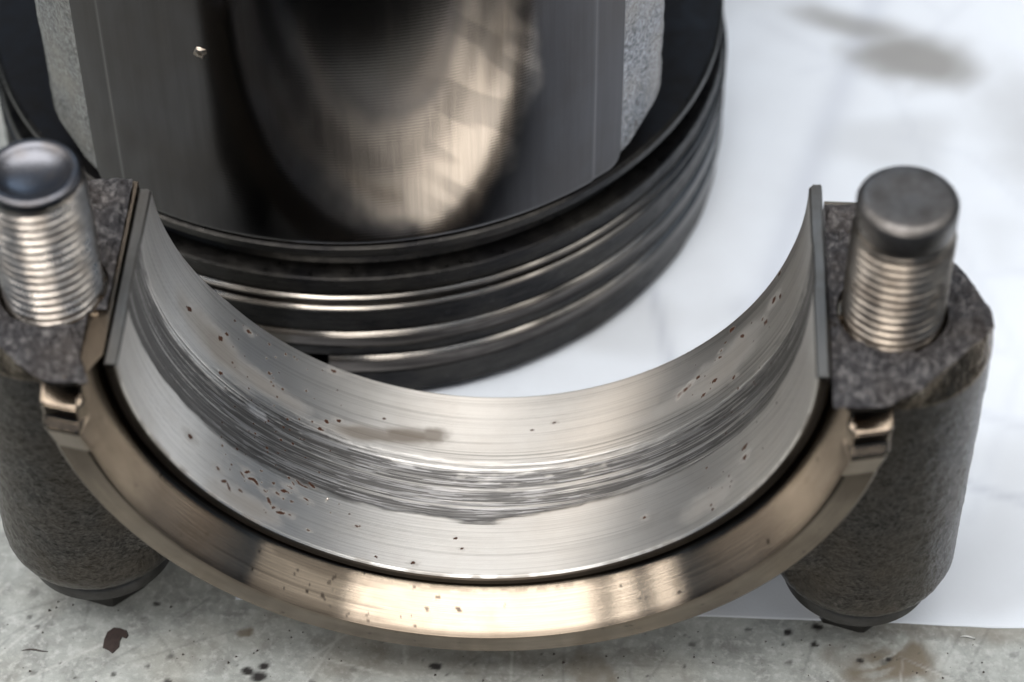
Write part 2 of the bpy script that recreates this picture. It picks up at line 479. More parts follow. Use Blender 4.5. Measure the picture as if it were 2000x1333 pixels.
def poly_ray(poly, cx, cy, ang):
    d = np.array([math.cos(ang), math.sin(ang)]); best = None
    for (ax, ay), (bx, by) in zip(poly, poly[1:] + poly[:1]):
        e = np.array([bx - ax, by - ay]); w = np.array([ax - cx, ay - cy])
        den = d[0] * e[1] - d[1] * e[0]
        if abs(den) < 1e-9: continue
        tt = (w[0] * e[1] - w[1] * e[0]) / den; uu = (w[0] * d[1] - w[1] * d[0]) / den
        if tt > 0 and -1e-6 <= uu <= 1 + 1e-6 and (best is None or tt < best): best = tt
    return best


def ear(side, poly, seed):
    nA = 400
    angs = np.linspace(0, 2 * PI, nA + 1)[:-1]
    rb = np.array([poly_ray(poly, XB, YB, a) for a in angs])
    sx = side
    # joint face: radial grid from the bolt hole out to the outline
    nr = 70
    s = np.linspace(0, 1, nr) ** 0.9
    rh = 0.45
    R = rh + (rb[:, None] - rh) * s[None, :]
    X = XB + R * np.cos(angs)[:, None]; Y = YB + R * np.sin(angs)[:, None]
    rough = (fbm(X * 7, Y * 7, seed, 5, 0.62) - 0.5) * 0.24 + (fbm(X * 1.4, Y * 1.4, seed + 40, 2) - 0.5) * 0.06
    edge = sstep(0.0, 0.10, (rb[:, None] - R)) * sstep(0, 0.10, R - rh)
    Z = ZC + rough * (0.35 + 0.65 * edge) - 0.03 * (1 - edge)
    Pj = np.stack([sx * X, Y, Z], -1)
    o = grid_obj('joint_face', Pj, M_fract, closed_u=True, flip=(side > 0))
    into(o, cap)
    # boss: lofted from the outline down to the round bolt column
    ca, sa = np.cos(angs), np.sin(angs)
    edgeR = rb
    lev = []
    zt = Z[:, -1]
    lev.append((edgeR, zt))
    lev.append((edgeR + 0.012, zt - 0.03))
    near = (ca < -0.3)                                   # towards the ring: hidden flank
    rc = 0.83
    for k, zz in ((0.0, 0.05), (0.5, 0.15), (0.96, 0.245), (1.0, 0.30)):
        k2 = k
        k3 = np.where(edgeR > rc, max(k2, min(1.0, zz / 0.15)), k2)
        lev.append((edgeR * (1 - k3) + rc * k3, np.full(nA, ZC - zz)))
    zs = [2.9, 2.4, 1.9, 1.5, 1.08]
    for zz in zs: lev.append((np.full(nA, rc - 0.003 * (3 - zz)), np.full(nA, zz)))
    for a in np.linspace(0.12, 1.0, 9):
        f = a * PI / 2
        lev.append((np.full(nA, 0.67 + (rc - 0.005 - 0.67) * math.cos(f)), np.full(nA, 1.00 - 0.25 * math.sin(f))))
    lev.append((np.full(nA, 0.65), np.full(nA, 0.735)))
    lev.append((np.full(nA, 0.40), np.full(nA, 0.73)))
    prof = []
    for (r0, z0), (r1, z1) in zip(lev[:-1], lev[1:]):
        n = max(1, int(np.max(np.hypot(r1 - r0, z1 - z0)) / 0.022))
        for k in range(n): prof.append((r0 + (r1 - r0) * k / n, z0 + (z1 - z0) * k / n))
    prof.append(lev[-1])
    R2 = np.stack([p[0] for p in prof], 1); Z2 = np.stack([p[1] for p in prof], 1)
    bumpy = (fbm(ca[:, None] * 5 + 40, sa[:, None] * 5 + Z2 * 5, seed + 9, 4) - 0.5) * 0.010
    arcp = (((angs + (PI if side > 0 else 0.0)) % (2 * PI)) * rc)[:, None] if side > 0 else (((angs + PI) % (2 * PI)) * rc)[:, None]
    grain = (fbm(arcp * 20, Z2 * 20, seed + 3, 3, 0.6) - 0.5) * 0.013 + (fbm(arcp * 4, Z2 * 4, seed + 5, 2) - 0.5) * 0.008
    R2 = R2 + (bumpy + grain) * sstep(0.24, 0.4, (ZC - Z2)) * sstep(0.74, 0.82, Z2)
    XX = XB + R2 * ca[:, None]
    bore = np.sqrt(np.maximum(2.99 ** 2 - (ZC - Z2) ** 2, 1.0))
    XX = np.where(Z2 < ZC - 0.02, np.maximum(XX, bore), XX)
    Pb = np.stack([sx * XX, YB + R2 * sa[:, None], Z2], -1)
    cut = int(np.argmax(Z2.mean(0) < ZC - 0.25))
    o = grid_obj('bevel', Pb[:, :cut + 1], M_bevel, closed_u=True, flip=(side < 0), sharp=30)
    into(o, cap)
    o = grid_obj('bolt_boss', Pb[:, cut:], M_forged, closed_u=True, flip=(side < 0))
    into(o, cap)
    fv, ff = box_verts(2.96, 3.45, 0.33, 2.0, 3.1, 3.52)
    o = mesh_obj('shoulder', [(sx * a_, b_, c_) for a_, b_, c_ in fv], ff, M_forged, flip=(sx < 0), smooth=False)
    into(o, cap)
    # bolt hole wall with a small chamfer
    hp = [(rh, ZC - 0.03), (0.432, ZC - 0.07), (0.425, ZC - 1.2)]
    th = np.linspace(0, 2 * PI, 65)[:-1]
    hp = np.array(hp)
    Ph = np.stack([sx * XB + hp[None, :, 0] * np.cos(th)[:, None], YB + hp[None, :, 0] * np.sin(th)[:, None], np.broadcast_to(hp[None, :, 1], (64, 3))], -1)
    o = grid_obj('bolt_hole', Ph, M_hole, closed_u=True)
    into(o, cap)
    # web carrying the boss on the ring
    nz = 24
    zz = np.linspace(ZC - 0.25, 1.35, nz)
    ring_x = np.sqrt(np.maximum(3.38 ** 2 - (ZC - zz) ** 2, 0.2))
    v = []
    for i in range(nz):
        for (xx, yy) in ((ring_x[i] - 0.2, 0.42), (XB, 0.36), (XB, 2.0), (ring_x[i] - 0.2, 2.05)):
            v.append((sx * xx, yy, zz[i]))
    f = []
    for i in range(nz - 1):
        for k in range(4):
            a = i * 4 + k; b = i * 4 + (k + 1) % 4
            f.append((a, b, b + 4, a + 4))
    f += [(0, 1, 2, 3), tuple((nz - 1) * 4 + k for k in (3, 2, 1, 0))]
    o = mesh_obj('boss_web', v, f, M_forged, flip=(side > 0), sharp=40)
    into(o, cap)

ear(1, EAR, 21)
ear(-1, EAR_L, 57)

# ------------------------------------------------------------------ bearing shell
sh = empty('bearing_shell', (0, 1.4, ZC - 2.88))
tag(sh, 'worn silvery half round bearing shell with a scored dark groove, seated in the cap', 'bearing shell')
RI, RO = 2.75, 2.858
A0, A1 = math.radians(181.2), math.radians(361.3)
nu, nv = 1300, 300
tt = np.linspace(A0, A1, nu)
vv = np.linspace(0.0, 1.0, nv)
deg = np.degrees(tt)
yf = np.interp(deg, [181, 205, 240, 300, 340, 361], [0.28, 0.33, 0.37, 0.37, 0.34, 0.27])
yr = np.interp(deg, [181, 200, 215, 300, 345, 361], [2.26, 2.37, 2.45, 2.46, 2.46, 2.42])
Yg = yf[:, None] + (yr - yf)[:, None] * vv[None, :]
Dg = np.broadcast_to(deg[:, None], Yg.shape)
U = np.radians(Dg) * RI
UP = np.array([(181, 1.66), (186.1, 1.61), (191.7, 1.571), (203.3, 1.541), (216.1, 1.56), (225.5, 1.66), (239.5, 1.69), (251.1, 1.66), (263.7, 1.60), (271.3, 1.578), (286.8, 1.60), (298.3, 1.56),
               (310.2, 1.55), (320.6, 1.57), (333.3, 1.60), (343.8, 1.65), (361, 1.75)])
LO = np.array([(181, 0.90), (186.2, 0.92), (196.7, 0.974), (206.2, 1.0), (218.2, 0.982), (230.4, 0.985), (242.7, 1.0), (253.0, 1.009), (260, 1.03), (264.4, 1.03), (268, 0.985), (273.5, 0.975), (277, 1.03),
               (281.4, 1.06), (291.1, 1.102), (305.6, 1.103), (320.5, 1.094), (333.0, 1.1), (343.2, 1.18), (361, 1.25)])
up = np.interp(Dg, UP[:, 0], UP[:, 1]); lo = np.interp(Dg, LO[:, 0], LO[:, 1])
s1 = fbm(U * 0.65, Yg * 34, 3, 4, 0.6)            # long streaks
s2 = fbm(U * 2.0, Yg * 85, 13, 3, 0.6)
s3 = fbm(U * 5.0, Yg * 9, 23, 4)
rag = (s1 - 0.5) * 0.16 + (s3 - 0.5) * 0.10
inb = sstep(-0.03, 0.05, Yg - lo + rag * 0.5) * sstep(-0.08, 0.15, up - Yg + rag * 1.3)
k = (Yg - lo) / (up - lo)
# dark where the overlay has worn through, lighter smeared streaks inside
fine = fbm(U * 0.4, Yg * 80, 113, 2, 0.6)
patt = np.clip(0.36 + 1.3 * (s1 - 0.47) + 0.9 * (s2 - 0.5) + 1.9 * (fine - 0.5), 0, 1)
lo_edge = np.exp(-((k - 0.10) / 0.10) ** 2); up_edge = np.exp(-((k - 0.80) / 0.14) ** 2)
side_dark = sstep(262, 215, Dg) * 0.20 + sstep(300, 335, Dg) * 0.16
s4 = fbm(U * 1.7, Yg * 34, 53, 4, 0.6)
flake = sstep(0.50, 0.56, s4) * sstep(0.40, 0.55, fbm(U * 0.8, Yg * 5, 63, 3))
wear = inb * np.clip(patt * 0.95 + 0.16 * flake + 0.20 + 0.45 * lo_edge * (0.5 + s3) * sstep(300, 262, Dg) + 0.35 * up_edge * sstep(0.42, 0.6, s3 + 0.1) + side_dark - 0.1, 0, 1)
# burnished strip above the groove
smear = inb * np.maximum(sstep(0.56, 0.70, s2 * 0.5 + s1 * 0.5), sstep(0.60, 0.66, fbm(U * 2.6, Yg * 62, 83, 3))) * 0.45 * sstep(205, 225, Dg) * sstep(345, 320, Dg)
smear = np.maximum(smear, 0.75 * blob(U, Yg, math.radians(226) * RI, 1.50, 0.16, 0.05, 3, 0.7, 0.4, -0.15))
hi = 0.25 * sstep(0.5, 0.62, s2) * np.exp(-((Yg - 1.64) / 0.05) ** 2) * sstep(248, 256, Dg) * sstep(300, 285, Dg)
smear = np.maximum(smear, hi)
# fine scored lines across the bright lands
line = sstep(0.66, 0.80, vnoise(U * 0.25, Yg * 75, 71)) * 0.22 + sstep(0.72, 0.82, vnoise(U * 0.5, Yg * 130, 72)) * 0.2
for (yy, w, a0, a1, am) in ((1.745, 0.007, 255, 345, 0.9), (1.70, 0.006, 262, 340, 0.7), (1.80, 0.006, 285, 345, 0.5), (1.35, 0.008, 222, 262, 0.9), (1.47, 0.007, 225, 262, 0.8), (2.36, 0.006, 245, 330, 0.4), (1.22, 0.007, 262, 335, 0.5), (1.42, 0.01, 190, 235, 0.7)):
    line = np.maximum(line, am * np.exp(-((Yg - yy - 0.012 * (vnoise(U * 0.8, U * 0 + yy * 9, 4) - 0.5)) / w) ** 2) * sstep(a0 - 3, a0 + 6, Dg) * sstep(a1 + 3, a1 - 6, Dg))
rearline = sstep(308, 325, Dg) * sstep(2.2, 2.45, Yg) * 0.5 * (0.4 + vnoise(U, Yg * 60, 81))
# oil stains
stain = np.zeros_like(Yg)


def ub(d, y, ru, rv, seed, rag_=0.3, soft=0.2, ang=0.0):
    r0 = math.radians(d) * RI
    i0 = max(0, np.searchsorted(tt * RI, r0 - 2.2 * max(ru, rv))); i1 = np.searchsorted(tt * RI, r0 + 2.2 * max(ru, rv))
    out = np.zeros_like(Yg)
    out[i0:i1] = blob(U[i0:i1], Yg[i0:i1], r0, y, ru, rv, seed, rag_, soft, ang)
    return out


stain = np.maximum(stain, 0.62 * ub(260.6, 1.925, 0.15, 0.095, 5, 0.3, 0.55, 0.3))
stain = np.maximum(stain, 0.66 * ub(256.5, 1.875, 0.30, 0.09, 6, 0.4, 0.6, 0.20))
stain = np.maximum(stain, 0.62 * ub(249.0, 1.79, 0.50, 0.075, 7, 0.45, 0.65, 0.15))
stain = np.maximum(stain, 0.50 * ub(214.0, 1.86, 0.50, 0.15, 8, 0.5, 0.7, -0.12))
stain = np.maximum(stain, 0.45 * ub(226.0, 1.84, 0.40, 0.10, 9, 0.5, 0.7, -0.1))
stain = np.maximum(stain, 0.42 * ub(320.0, 1.98, 0.50, 0.16, 10, 0.5, 0.7, 0.15))
stain = np.maximum(stain, 0.40 * ub(224.0, 0.46, 0.35, 0.09, 11, 0.6, 0.7, 0.1))
stain = np.maximum(stain, 0.30 * ub(316.0, 0.60, 0.25, 0.10, 12, 0.6, 0.7))
stain = np.maximum(stain, 0.5 * sstep(0.06, 0.0, Yg - yf[:, None]) * sstep(0.4, 0.6, fbm(U * 4, Yg * 4, 44, 3)))
PITS = [(218.9, 0.642), (220.7, 0.565), (224.6, 0.572), (224.5, 0.75), (226.4, 0.76), (227.6, 0.759), (229.8, 0.717), (231.2, 0.847), (232.3, 0.762), (233.9, 0.825), (234.6, 0.888), (235.1, 0.946), (236.1, 0.992), (237.0, 0.968), (239.0, 1.013), (230.9, 0.634), (231.9, 0.593), (233.5, 0.576), (235.3, 0.599), (235.4, 0.747), (238.2, 0.834), (221.8, 0.543), (225.3, 0.807), (228.3, 0.905)]
DOTS = [(246.7, 0.843, .010), (248.3, 0.733, .012), (248.9, 0.742, .009), (239.3, 0.52, .012), (266.6, 0.785, .016), (267.9, 0.676, .011), (251.3, 2.017, .016), (242.6, 1.836, .020), (240.2, 1.772, .022), (239.2, 1.664, .022), (252.5, 0.456, .012), (259.3, 0.465, .016),
        (339.3, 2.40, .025), (336.9, 2.187, .035), (339.4, 2.13, .028), (332.6, 2.135, .018), (333.6, 2.056, .028), (326.1, 2.175, .024), (323.1, 2.357, .028), (320.1, 2.203, .014), (318.4, 1.907, .028), (314.2, 2.07, .022), (315.5, 1.822, .02), (323.5, 1.78, .022), (321.3, 2.265, .014), (319.8, 2.137, .016),
        (326.3, 0.9, .03), (326.3, 0.786, .03), (316.3, 0.971, .016), (302.4, 0.746, .016), (317.8, 0.478, .016), (283.7, 2.092, .012), (279.5, 2.03, .012), (204.7, 1.935, .03), (217.3, 2.293, .014), (220.9, 2.292, .022), (215.9, 2.078, .022), (214.5, 1.974, .032), (226.0, 2.311, .014), (240.3, 2.381, .022), (226.9, 1.996, .018), (211.0, 0.724, .03), (215.9, 1.623, .022)]
pit = np.zeros_like(Yg)
for i, (d, y) in enumerate(PITS):
    a = RNG.uniform(-1.0, 0.7)
    pit = np.maximum(pit, ub(d, y, RNG.uniform(.014, .042), RNG.uniform(.007, .014), i, 0.9, 0.35, a) * RNG.choice([0.85, 1.0, 1.0]))
for i, (d, y) in enumerate(PITS[::2]):
    stain = np.maximum(stain, 0.22 * ub(d, y, 0.07, 0.035, i + 300, 0.7, 0.8))
for i, (d, y, r) in enumerate(DOTS):
    if i % 2: stain = np.maximum(stain, 0.30 * ub(d, y, r * 3, r * 1.6, i + 400, 0.6, 0.8))
    pit = np.maximum(pit, ub(d, y, r * RNG.uniform(0.8, 1.4), r * 0.75, i + 50, 0.6, 0.3, RNG.uniform(-.6, .6)))
pit = np.maximum(pit, 0.6 * ub(311.3, 2.01, 0.09, 0.030, 90, 0.8, 0.7, 0.5))
for i in range(110):
    d = RNG.choice([RNG.normal(322, 8), RNG.normal(229, 7), RNG.normal(229, 7)]); y = RNG.uniform(0.5, 2.35)
    r = 0.006 + 0.008 * RNG.rand() ** 2
    pit = np.maximum(pit, 0.8 * ub(d, y, r, r, i + 200, 0.2, 0.4))
depth = 0.010 * inb + 0.003 * inb * patt - 0.003 * smear + 0.0012 * line
endf = sstep(181.2, 186, Dg)
Rg = RI + depth
# soft edges front and rear
Rg = Rg + 0.014 * sstep(0.018, 0.0, Yg - yf[:, None]) + 0.02 * sstep(0.02, 0.0, yr[:, None] - Yg)
P = np.stack([Rg * np.cos(tt)[:, None], Yg, ZC + Rg * np.sin(tt)[:, None]], -1)
UV = np.stack([U, Yg], -1)

t = NT('bearing_overlay')
uvc = t.coord((0.9, 95, 1), 'UV'); uvf = t.coord((4.0, 240, 1), 'UV')
ov = t.coord()
f1 = t.noise(uvc, 1.0, 5, 0.65); f2 = t.noise(uvf, 1.0, 3, 0.6); mm = t.noise(ov, 2.4, 5, 0.6); sp = t.noise(ov, 50, 2, 0.5)
base = t.mix(t.ramp(f1, [(0.3, 0.0), (0.7, 1.0)]), (0.84, 0.83, 0.81), (0.70, 0.69, 0.67))
base = t.mix(t.ramp(mm, [(0.45, 0.0), (0.75, 0.5)]), base, (0.66, 0.635, 0.60))
wv = t.math('MULTIPLY', t.math('MULTIPLY', t.attr('wear'), 1.5, True), t.ramp(f2, [(0.25, 1.0), (0.75, 0.8)]))
base = t.mix(wv, base, (0.085, 0.084, 0.086))
base = t.mix(t.math('MULTIPLY', t.attr('score'), 0.8), base, (0.17, 0.165, 0.16))
base = t.mix(t.attr('smear'), base, (0.74, 0.74, 0.76))
base = t.mix(t.attr('stain'), base, (0.080, 0.056, 0.034))
pk = t.math('MULTIPLY', t.attr('pit'), 1.7, True)
base = t.mix(pk, base, (0.045, 0.020, 0.012))
r = t.math('ADD', t.math('MULTIPLY', f1, 0.14), 0.33)
r = t.math('ADD', r, t.math('MULTIPLY', t.attr('pit'), 0.3))
r = t.math('SUBTRACT', t.math('ADD', r, t.math('MULTIPLY', t.attr('wear'), 0.14)), t.math('MULTIPLY', t.attr('smear'), 0.05))
tg = t.n('ShaderNodeTangent', direction_type='UV_MAP', uv_map='UVMap')
met = t.math('SUBTRACT', 1.0, t.math('ADD', t.math('MULTIPLY', t.attr('stain'), 0.8), pk), True)
t.set(color=base, metal=met, rough=r, spec=t.math('SUBTRACT', 0.5, t.math('MULTIPLY', pk, 0.45)), aniso=0.62, arot=0.25, tangent=tg.outputs[0], normal=t.bump(f1, 0.10, 0.01, t.bump(f2, 0.10, 0.006)))
M_overlay = t.m
lin = grid_obj('lining', P, M_overlay, uv=UV, attrs={'wear': wear, 'smear': smear, 'stain': np.clip(stain * 1.25, 0, 0.93), 'pit': pit, 'score': np.clip(line + rearline, 0, 1)}, flip=False)
into(lin, sh)
# steel backing: front edge, outside, rear edge
nb = 240
ib = np.linspace(0, nu - 1, nb).round().astype(int)
tb = tt[ib]; yfb = yf[ib]; yrb = yr[ib]
rows = []
for (r_, yy) in ((RI + 0.0145, yfb), (RI + 0.03, yfb - 0.012), (RO - 0.03, yfb - 0.012), (RO, yfb + 0.02), (RO, (yfb + yrb) / 2), (RO, yrb - 0.02), (RO - 0.03, yrb + 0.006), (RI + 0.05, yrb + 0.006), (RI + 0.021, yrb)):
    rows.append(np.stack([r_ * np.cos(tb), yy, ZC + r_ * np.sin(tb)], -1))
P = np.stack(rows, 1)
L = np.array([0, .02, .1, .15, 1.1, 2.1, 2.15, 2.25, 2.3])
UVb = np.stack(np.broadcast_arrays(tb[:, None] * 2.8, L[None, :]), -1)
o = grid_obj('backing', P, M_back, uv=UVb, flip=False, sharp=30)
into(o, sh)
# parting faces at both ends, following the worn inner line, with a small bevel
for side, i0 in ((0, 0), (1, nu - 1)):
    a = tt[i0]; n = 80
    jj = np.linspace(0, nv - 1, n).round().astype(int)
    rin = Rg[i0, jj]; yy = Yg[i0, jj]
    sgn = -1 if side == 0 else 1
    cols = []
    for fr, lift in ((0.0, 0.0), (0.14, 0.022), (0.86, 0.022), (1.0, 0.0)):
        rr = rin + (RO - rin) * fr
        nx, nz = -math.sin(a) * sgn * lift, math.cos(a) * sgn * lift
        cols.append(np.stack([rr * math.cos(a) + nx, yy, ZC + rr * math.sin(a) + nz], -1))
    P = np.stack(cols, 0)
    UVe = np.stack(np.broadcast_arrays(yy[None, :], np.array([0, .02, .11, .13])[:, None]), -1)
    o = grid_obj('end_face', P, M_end, uv=UVe, flip=(side == 1), sharp=25)
    into(o, sh)

# ------------------------------------------------------------------ bolts


def bolt(x, y, z0, ztop, end, mt, label):
    b = empty('bolt', (x, y, z0))
    tag(b, label, 'bolt', 'bolts through the bearing cap')
    # hexagonal head standing on the bench
    nh = 48
    ah = np.linspace(0, 2 * PI, nh + 1)[:-1]

    def hexr(af):
        return af / np.cos(((ah + 0.30) % (PI / 3)) - PI / 6)
    lev = [(0.30, 0.0, 0), (0.31, 0.0, 1), (0.335, 0.03, 1), (0.34, 0.45, 1), (0.37, 0.48, 0)]
    P = []
    for r_, z_, hx in lev:
        rr = hexr(r_) if hx else np.full(nh, r_)
        P.append(np.stack([rr * np.cos(ah), rr * np.sin(ah), np.full(nh, z_)], -1))
    P = np.stack(P, 1)
    grid_obj('head', P, M_bolt_head, b, closed_u=True, sharp=25)
    fl = [(0.30, 0.46), (0.50, 0.475), (0.645, 0.50), (0.665, 0.52), (0.665, 0.62), (0.65, 0.65), (0.60, 0.67), (0.40, 0.72)]
    lathe_z('flange', fl, M_bolt_head, b, 72, sharp=40)
    lathe_z('shank', [(0.385, 0.5), (0.385, 2.4 - z0), (0.40, 2.45 - z0)], M_bolt_end, b, 48)
    # thread, a true helix
    pitch = 0.084; R0 = 0.414; dep = 0.030
    zs0 = 2.45 - z0; zs1 = ztop - z0
    zt1 = zs1 - (0.075 if end == 'cup' else 0.27)
    nz = int((zt1 - zs0) / (pitch / 10)); na = 72
    zz = np.linspace(zs0, zt1, nz); aa = np.linspace(0, 2 * PI, na + 1)
    ph = (zz[None, :] / pitch - aa[:, None] / (2 * PI)) % 1.0
    tri = np.abs(ph * 2 - 1)
    prof = np.clip((tri - 0.12) / 0.70, 0, 1)
    fade = sstep(0, pitch * 1.3, zt1 - zz)[None, :]
    nick = (fbm(aa[:, None] * 5 + 3, zz[None, :] * 12, int(x * 10) & 31, 3) - 0.5) * 0.012
    R = R0 - dep * prof * (0.3 + 0.7 * fade) - 0.02 * (1 - fade) + nick * (1 - prof)
    P = np.stack([R * np.cos(aa)[:, None], R * np.sin(aa)[:, None], np.broadcast_to(zz, R.shape)], -1)
    grid_obj('thread', P, mt, b)
    if end == 'cup':
        pr_ = [(0.372, zt1 - 0.01), (0.382, zt1 + 0.02), (0.385, zs1 - 0.035), (0.370, zs1 - 0.008), (0.345, zs1), (0.31, zs1 - 0.004), (0.285, zs1 - 0.025), (0.25, zs1 - 0.055), (0.17, zs1 - 0.085), (0.07, zs1 - 0.098), (0.0, zs1 - 0.10)]
        lathe_z('cupped_end', pr_, M_cup, b, 72, sharp=60)
    else:
        pr_ = [(0.385, zt1 - 0.02), (0.385, zt1 + 0.03), (0.396, zt1 + 0.04), (0.397, zs1 - 0.06), (0.39, zs1 - 0.045), (0.352, zs1 - 0.008), (0.335, zs1 - 0.003), (0.31, zs1), (0.20, zs1 - 0.002), (0.0, zs1 - 0.004)]
        lathe_z('pilot_end', pr_, M_pilot, b, 72, sharp=38)
    return b


M_cup = mat_metal('cupped_end_steel', (0.15, 0.155, 0.175), 0.33, nscale=6, dirt=(0.12, 0.10, 0.085), dirt_amt=0.5)
bolt(-3.39, YB, 0.0, ZC + 1.27, 'cup', M_thread, 'bright threaded bolt with a cupped end, standing in front of the dark piston')
bolt(3.39, YB, 0.004, ZC + 1.26, 'pilot', M_thread_dull, 'dull brown threaded bolt with a smooth dark rounded end, in front of white paper')

# ------------------------------------------------------------------ piston
PCX, PCY, PR = -1.503, 7.022, 3.72
pis = empty('piston', (PCX, PCY, 0.016), math.radians(4.0))
tag(pis, 'upside down dark metal piston standing on its crown behind the bearing cap', 'piston')


def turned_uv(name, prof, mat, parent, seg=256, a0=0.0, a1=2 * PI, sharp=30, wob=None, highlight_r=None):
    th = np.linspace(a0, a1, seg + 1)
    pr_ = np.array(refine(prof, 0.09))
    L = np.concatenate([[0], np.cumsum(np.hypot(np.diff(pr_[:, 0]), np.diff(pr_[:, 1])))])
    R = np.broadcast_to(pr_[None, :, 0], (seg + 1, len(pr_))).copy()
    if wob is not None: R = R + wob(th[:, None], pr_[None, :, 1])
    P = np.stack([R * np.cos(th)[:, None], R * np.sin(th)[:, None], np.broadcast_to(pr_[None, :, 1], R.shape)], -1)
    UV = np.stack(np.broadcast_arrays(th[:, None] * 3.6, L[None, :]), -1)
    at = None if highlight_r is None else {'edge_highlight': np.broadcast_to((pr_[None, :, 0] < highlight_r - 0.002).astype(float), R.shape)}
    return grid_obj(name, P, mat, parent, uv=UV, sharp=sharp, attrs=at)


def mat_belt():
    t = NT('carboned_ring_belt')
    uv = t.coord((1.0, 40, 1), 'UV'); ov = t.coord((1, 1, 2.5))
    n = t.noise(uv, 1.0, 5, 0.65); m1 = t.noise(ov, 1.3, 5, 0.65); m2 = t.noise(ov, 9, 4, 0.6)
    c = t.mix(t.ramp(n, [(0.35, 0.0), (0.7, 0.6)]), (0.03, 0.029, 0.028), (0.075, 0.07, 0.064))
    c = t.mix(t.ramp(m1, [(0.42, 0.0), (0.62, 0.9)]), c, (0.014, 0.014, 0.016))
    tg = t.n('ShaderNodeTangent', direction_type='UV_MAP', uv_map='UVMap')
    t.set(color=c, metal=0.9, rough=t.ramp(m2, [(0.3, 0.24), (0.7, 0.46)]), aniso=0.5, arot=0.25, tangent=tg.outputs[0], normal=t.bump(n, 0.3, 0.012, t.bump(m2, 0.35, 0.02)))
    return t.m


def mat_ringsteel():
    t = NT('piston_ring_steel')
    uv = t.coord((0.8, 30, 1), 'UV'); ov = t.coord((1, 1, 1))
    n = t.noise(uv, 1.0, 5, 0.7); m2 = t.noise(t.coord((0.45, 5, 1), 'UV'), 1.0, 6, 0.65)
    c = t.mix(t.ramp(n, [(0.35, 0.0), (0.65, 0.5)]), (0.20, 0.18, 0.165), (0.09, 0.084, 0.078))
    c = t.mix(t.ramp(m2, [(0.44, 0.0), (0.56, 0.85)]), c, (0.035, 0.032, 0.031))
    c = t.mix(t.math('MULTIPLY', t.attr('edge_highlight'), t.ramp(m2, [(0.42, 1.0), (0.62, 0.25)])), c, (0.93, 0.88, 0.82))  # edge highlights of the rings painted as pale bevel colour
    tg = t.n('ShaderNodeTangent', direction_type='UV_MAP', uv_map='UVMap')
    t.set(color=c, metal=1.0, rough=0.22, aniso=0.3, arot=0.25, tangent=tg.outputs[0], normal=t.bump(n, 0.1, 0.006))
    return t.m


def mat_skirt():
    t = NT('machined_skirt')
    ov = t.coord()
    sep = t.n('ShaderNodeSeparateXYZ'); t.l(ov, sep.inputs[0])
    wz = t.math('SINE', t.math('MULTIPLY', sep.outputs[2], 2 * PI / 0.034))
    st = t.coord((9, 9, 0.35)); m1 = t.noise(st, 1.5, 6, 0.68); m2 = t.noise(t.coord((1, 1, 1)), 1.1, 4, 0.55); m3 = t.noise(t.coord((1, 1, 1)), 40, 3, 0.6)
    c = t.mix(t.ramp(m1, [(0.35, 0.0), (0.7, 0.5)]), (0.085, 0.083, 0.087), (0.055, 0.053, 0.055))
    c = t.mix(t.ramp(m2, [(0.4, 0.0), (0.7, 0.5)]), c, (0.06, 0.053, 0.047))
    c = t.mix(t.math('MULTIPLY', t.attr('painted_reflection'), t.ramp(m1, [(0.3, 0.65), (0.7, 1.0)])), c, (0.60, 0.53, 0.46))
    t.set(color=c, metal=1.0, rough=t.math('ADD', t.math('MULTIPLY', m1, 0.08), 0.10),
          normal=t.bump(wz, 0.009, 0.006, t.bump(m3, 0.03, 0.006)))
    return t.m


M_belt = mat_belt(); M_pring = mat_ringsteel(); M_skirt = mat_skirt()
M_cast = mat_forged('cast_aluminium', (0.33, 0.335, 0.35), 24, 0.6)
M_inner = mat_metal('dark_cast_aluminium', (0.035, 0.034, 0.036), 0.42, nscale=6)
PRm = PR - 0.03
crown = [(0.0, 0.0), (3.40, 0.0), (3.62, 0.01), (PRm - 0.03, 0.05), (PRm, 0.09), (PRm, 0.375), (PRm - 0.012, 0.39), (3.42, 0.39), (3.42, 0.635), (PRm - 0.012, 0.635), (PRm, 0.648), (PRm, 0.745),
         (PRm - 0.012, 0.758), (3.42, 0.758), (3.42, 0.968), (PRm - 0.012, 0.968), (PRm, 0.98), (PRm, 1.235), (PRm - 0.012, 1.248), (3.42, 1.248), (3.42, 1.468), (PRm - 0.012, 1.468),
         (PRm, 1.48), (PRm, 1.66), (PRm - 0.02, 1.68), (3.50, 1.70), (3.47, 1.75), (3.47, 1.90), (3.52, 1.93), (PRm - 0.05, 1.94), (PRm - 0.03, 1.955), (PRm - 0.03, 2.03), (PRm - 0.07, 2.06)]
o = turned_uv('ring_belt', crown, M_belt, pis, 320, wob=lambda a, z: 0.016 * (fbm(a * 16, z * 9, 61, 4, 0.65) - 0.5) * (z < 1.7))


lathe_z('deck', [(PRm - 0.07, 2.06), (3.3, 2.05), (2.7, 2.0), (0.0, 2.0)], M_inner, pis, 128)


def pring(name, z0, z1, gap_at, gap, rr, mat=None):
    e = 0.036
    prof = [(3.45, z0), (rr - e, z0), (rr, z0 + e), (rr, z1 - e), (rr - e, z1), (3.45, z1), (3.45, z0)]
    a0 = math.radians(gap_at) + gap / 2; a1 = math.radians(gap_at) + 2 * PI - gap / 2
    return turned_uv(name, prof, mat or M_pring, pis, 320, a0, a1, sharp=30, highlight_r=rr, wob=lambda a, z: 0.007 * (fbm(a * 22, z * 8, int(z0 * 100), 4, 0.65) - 0.5))


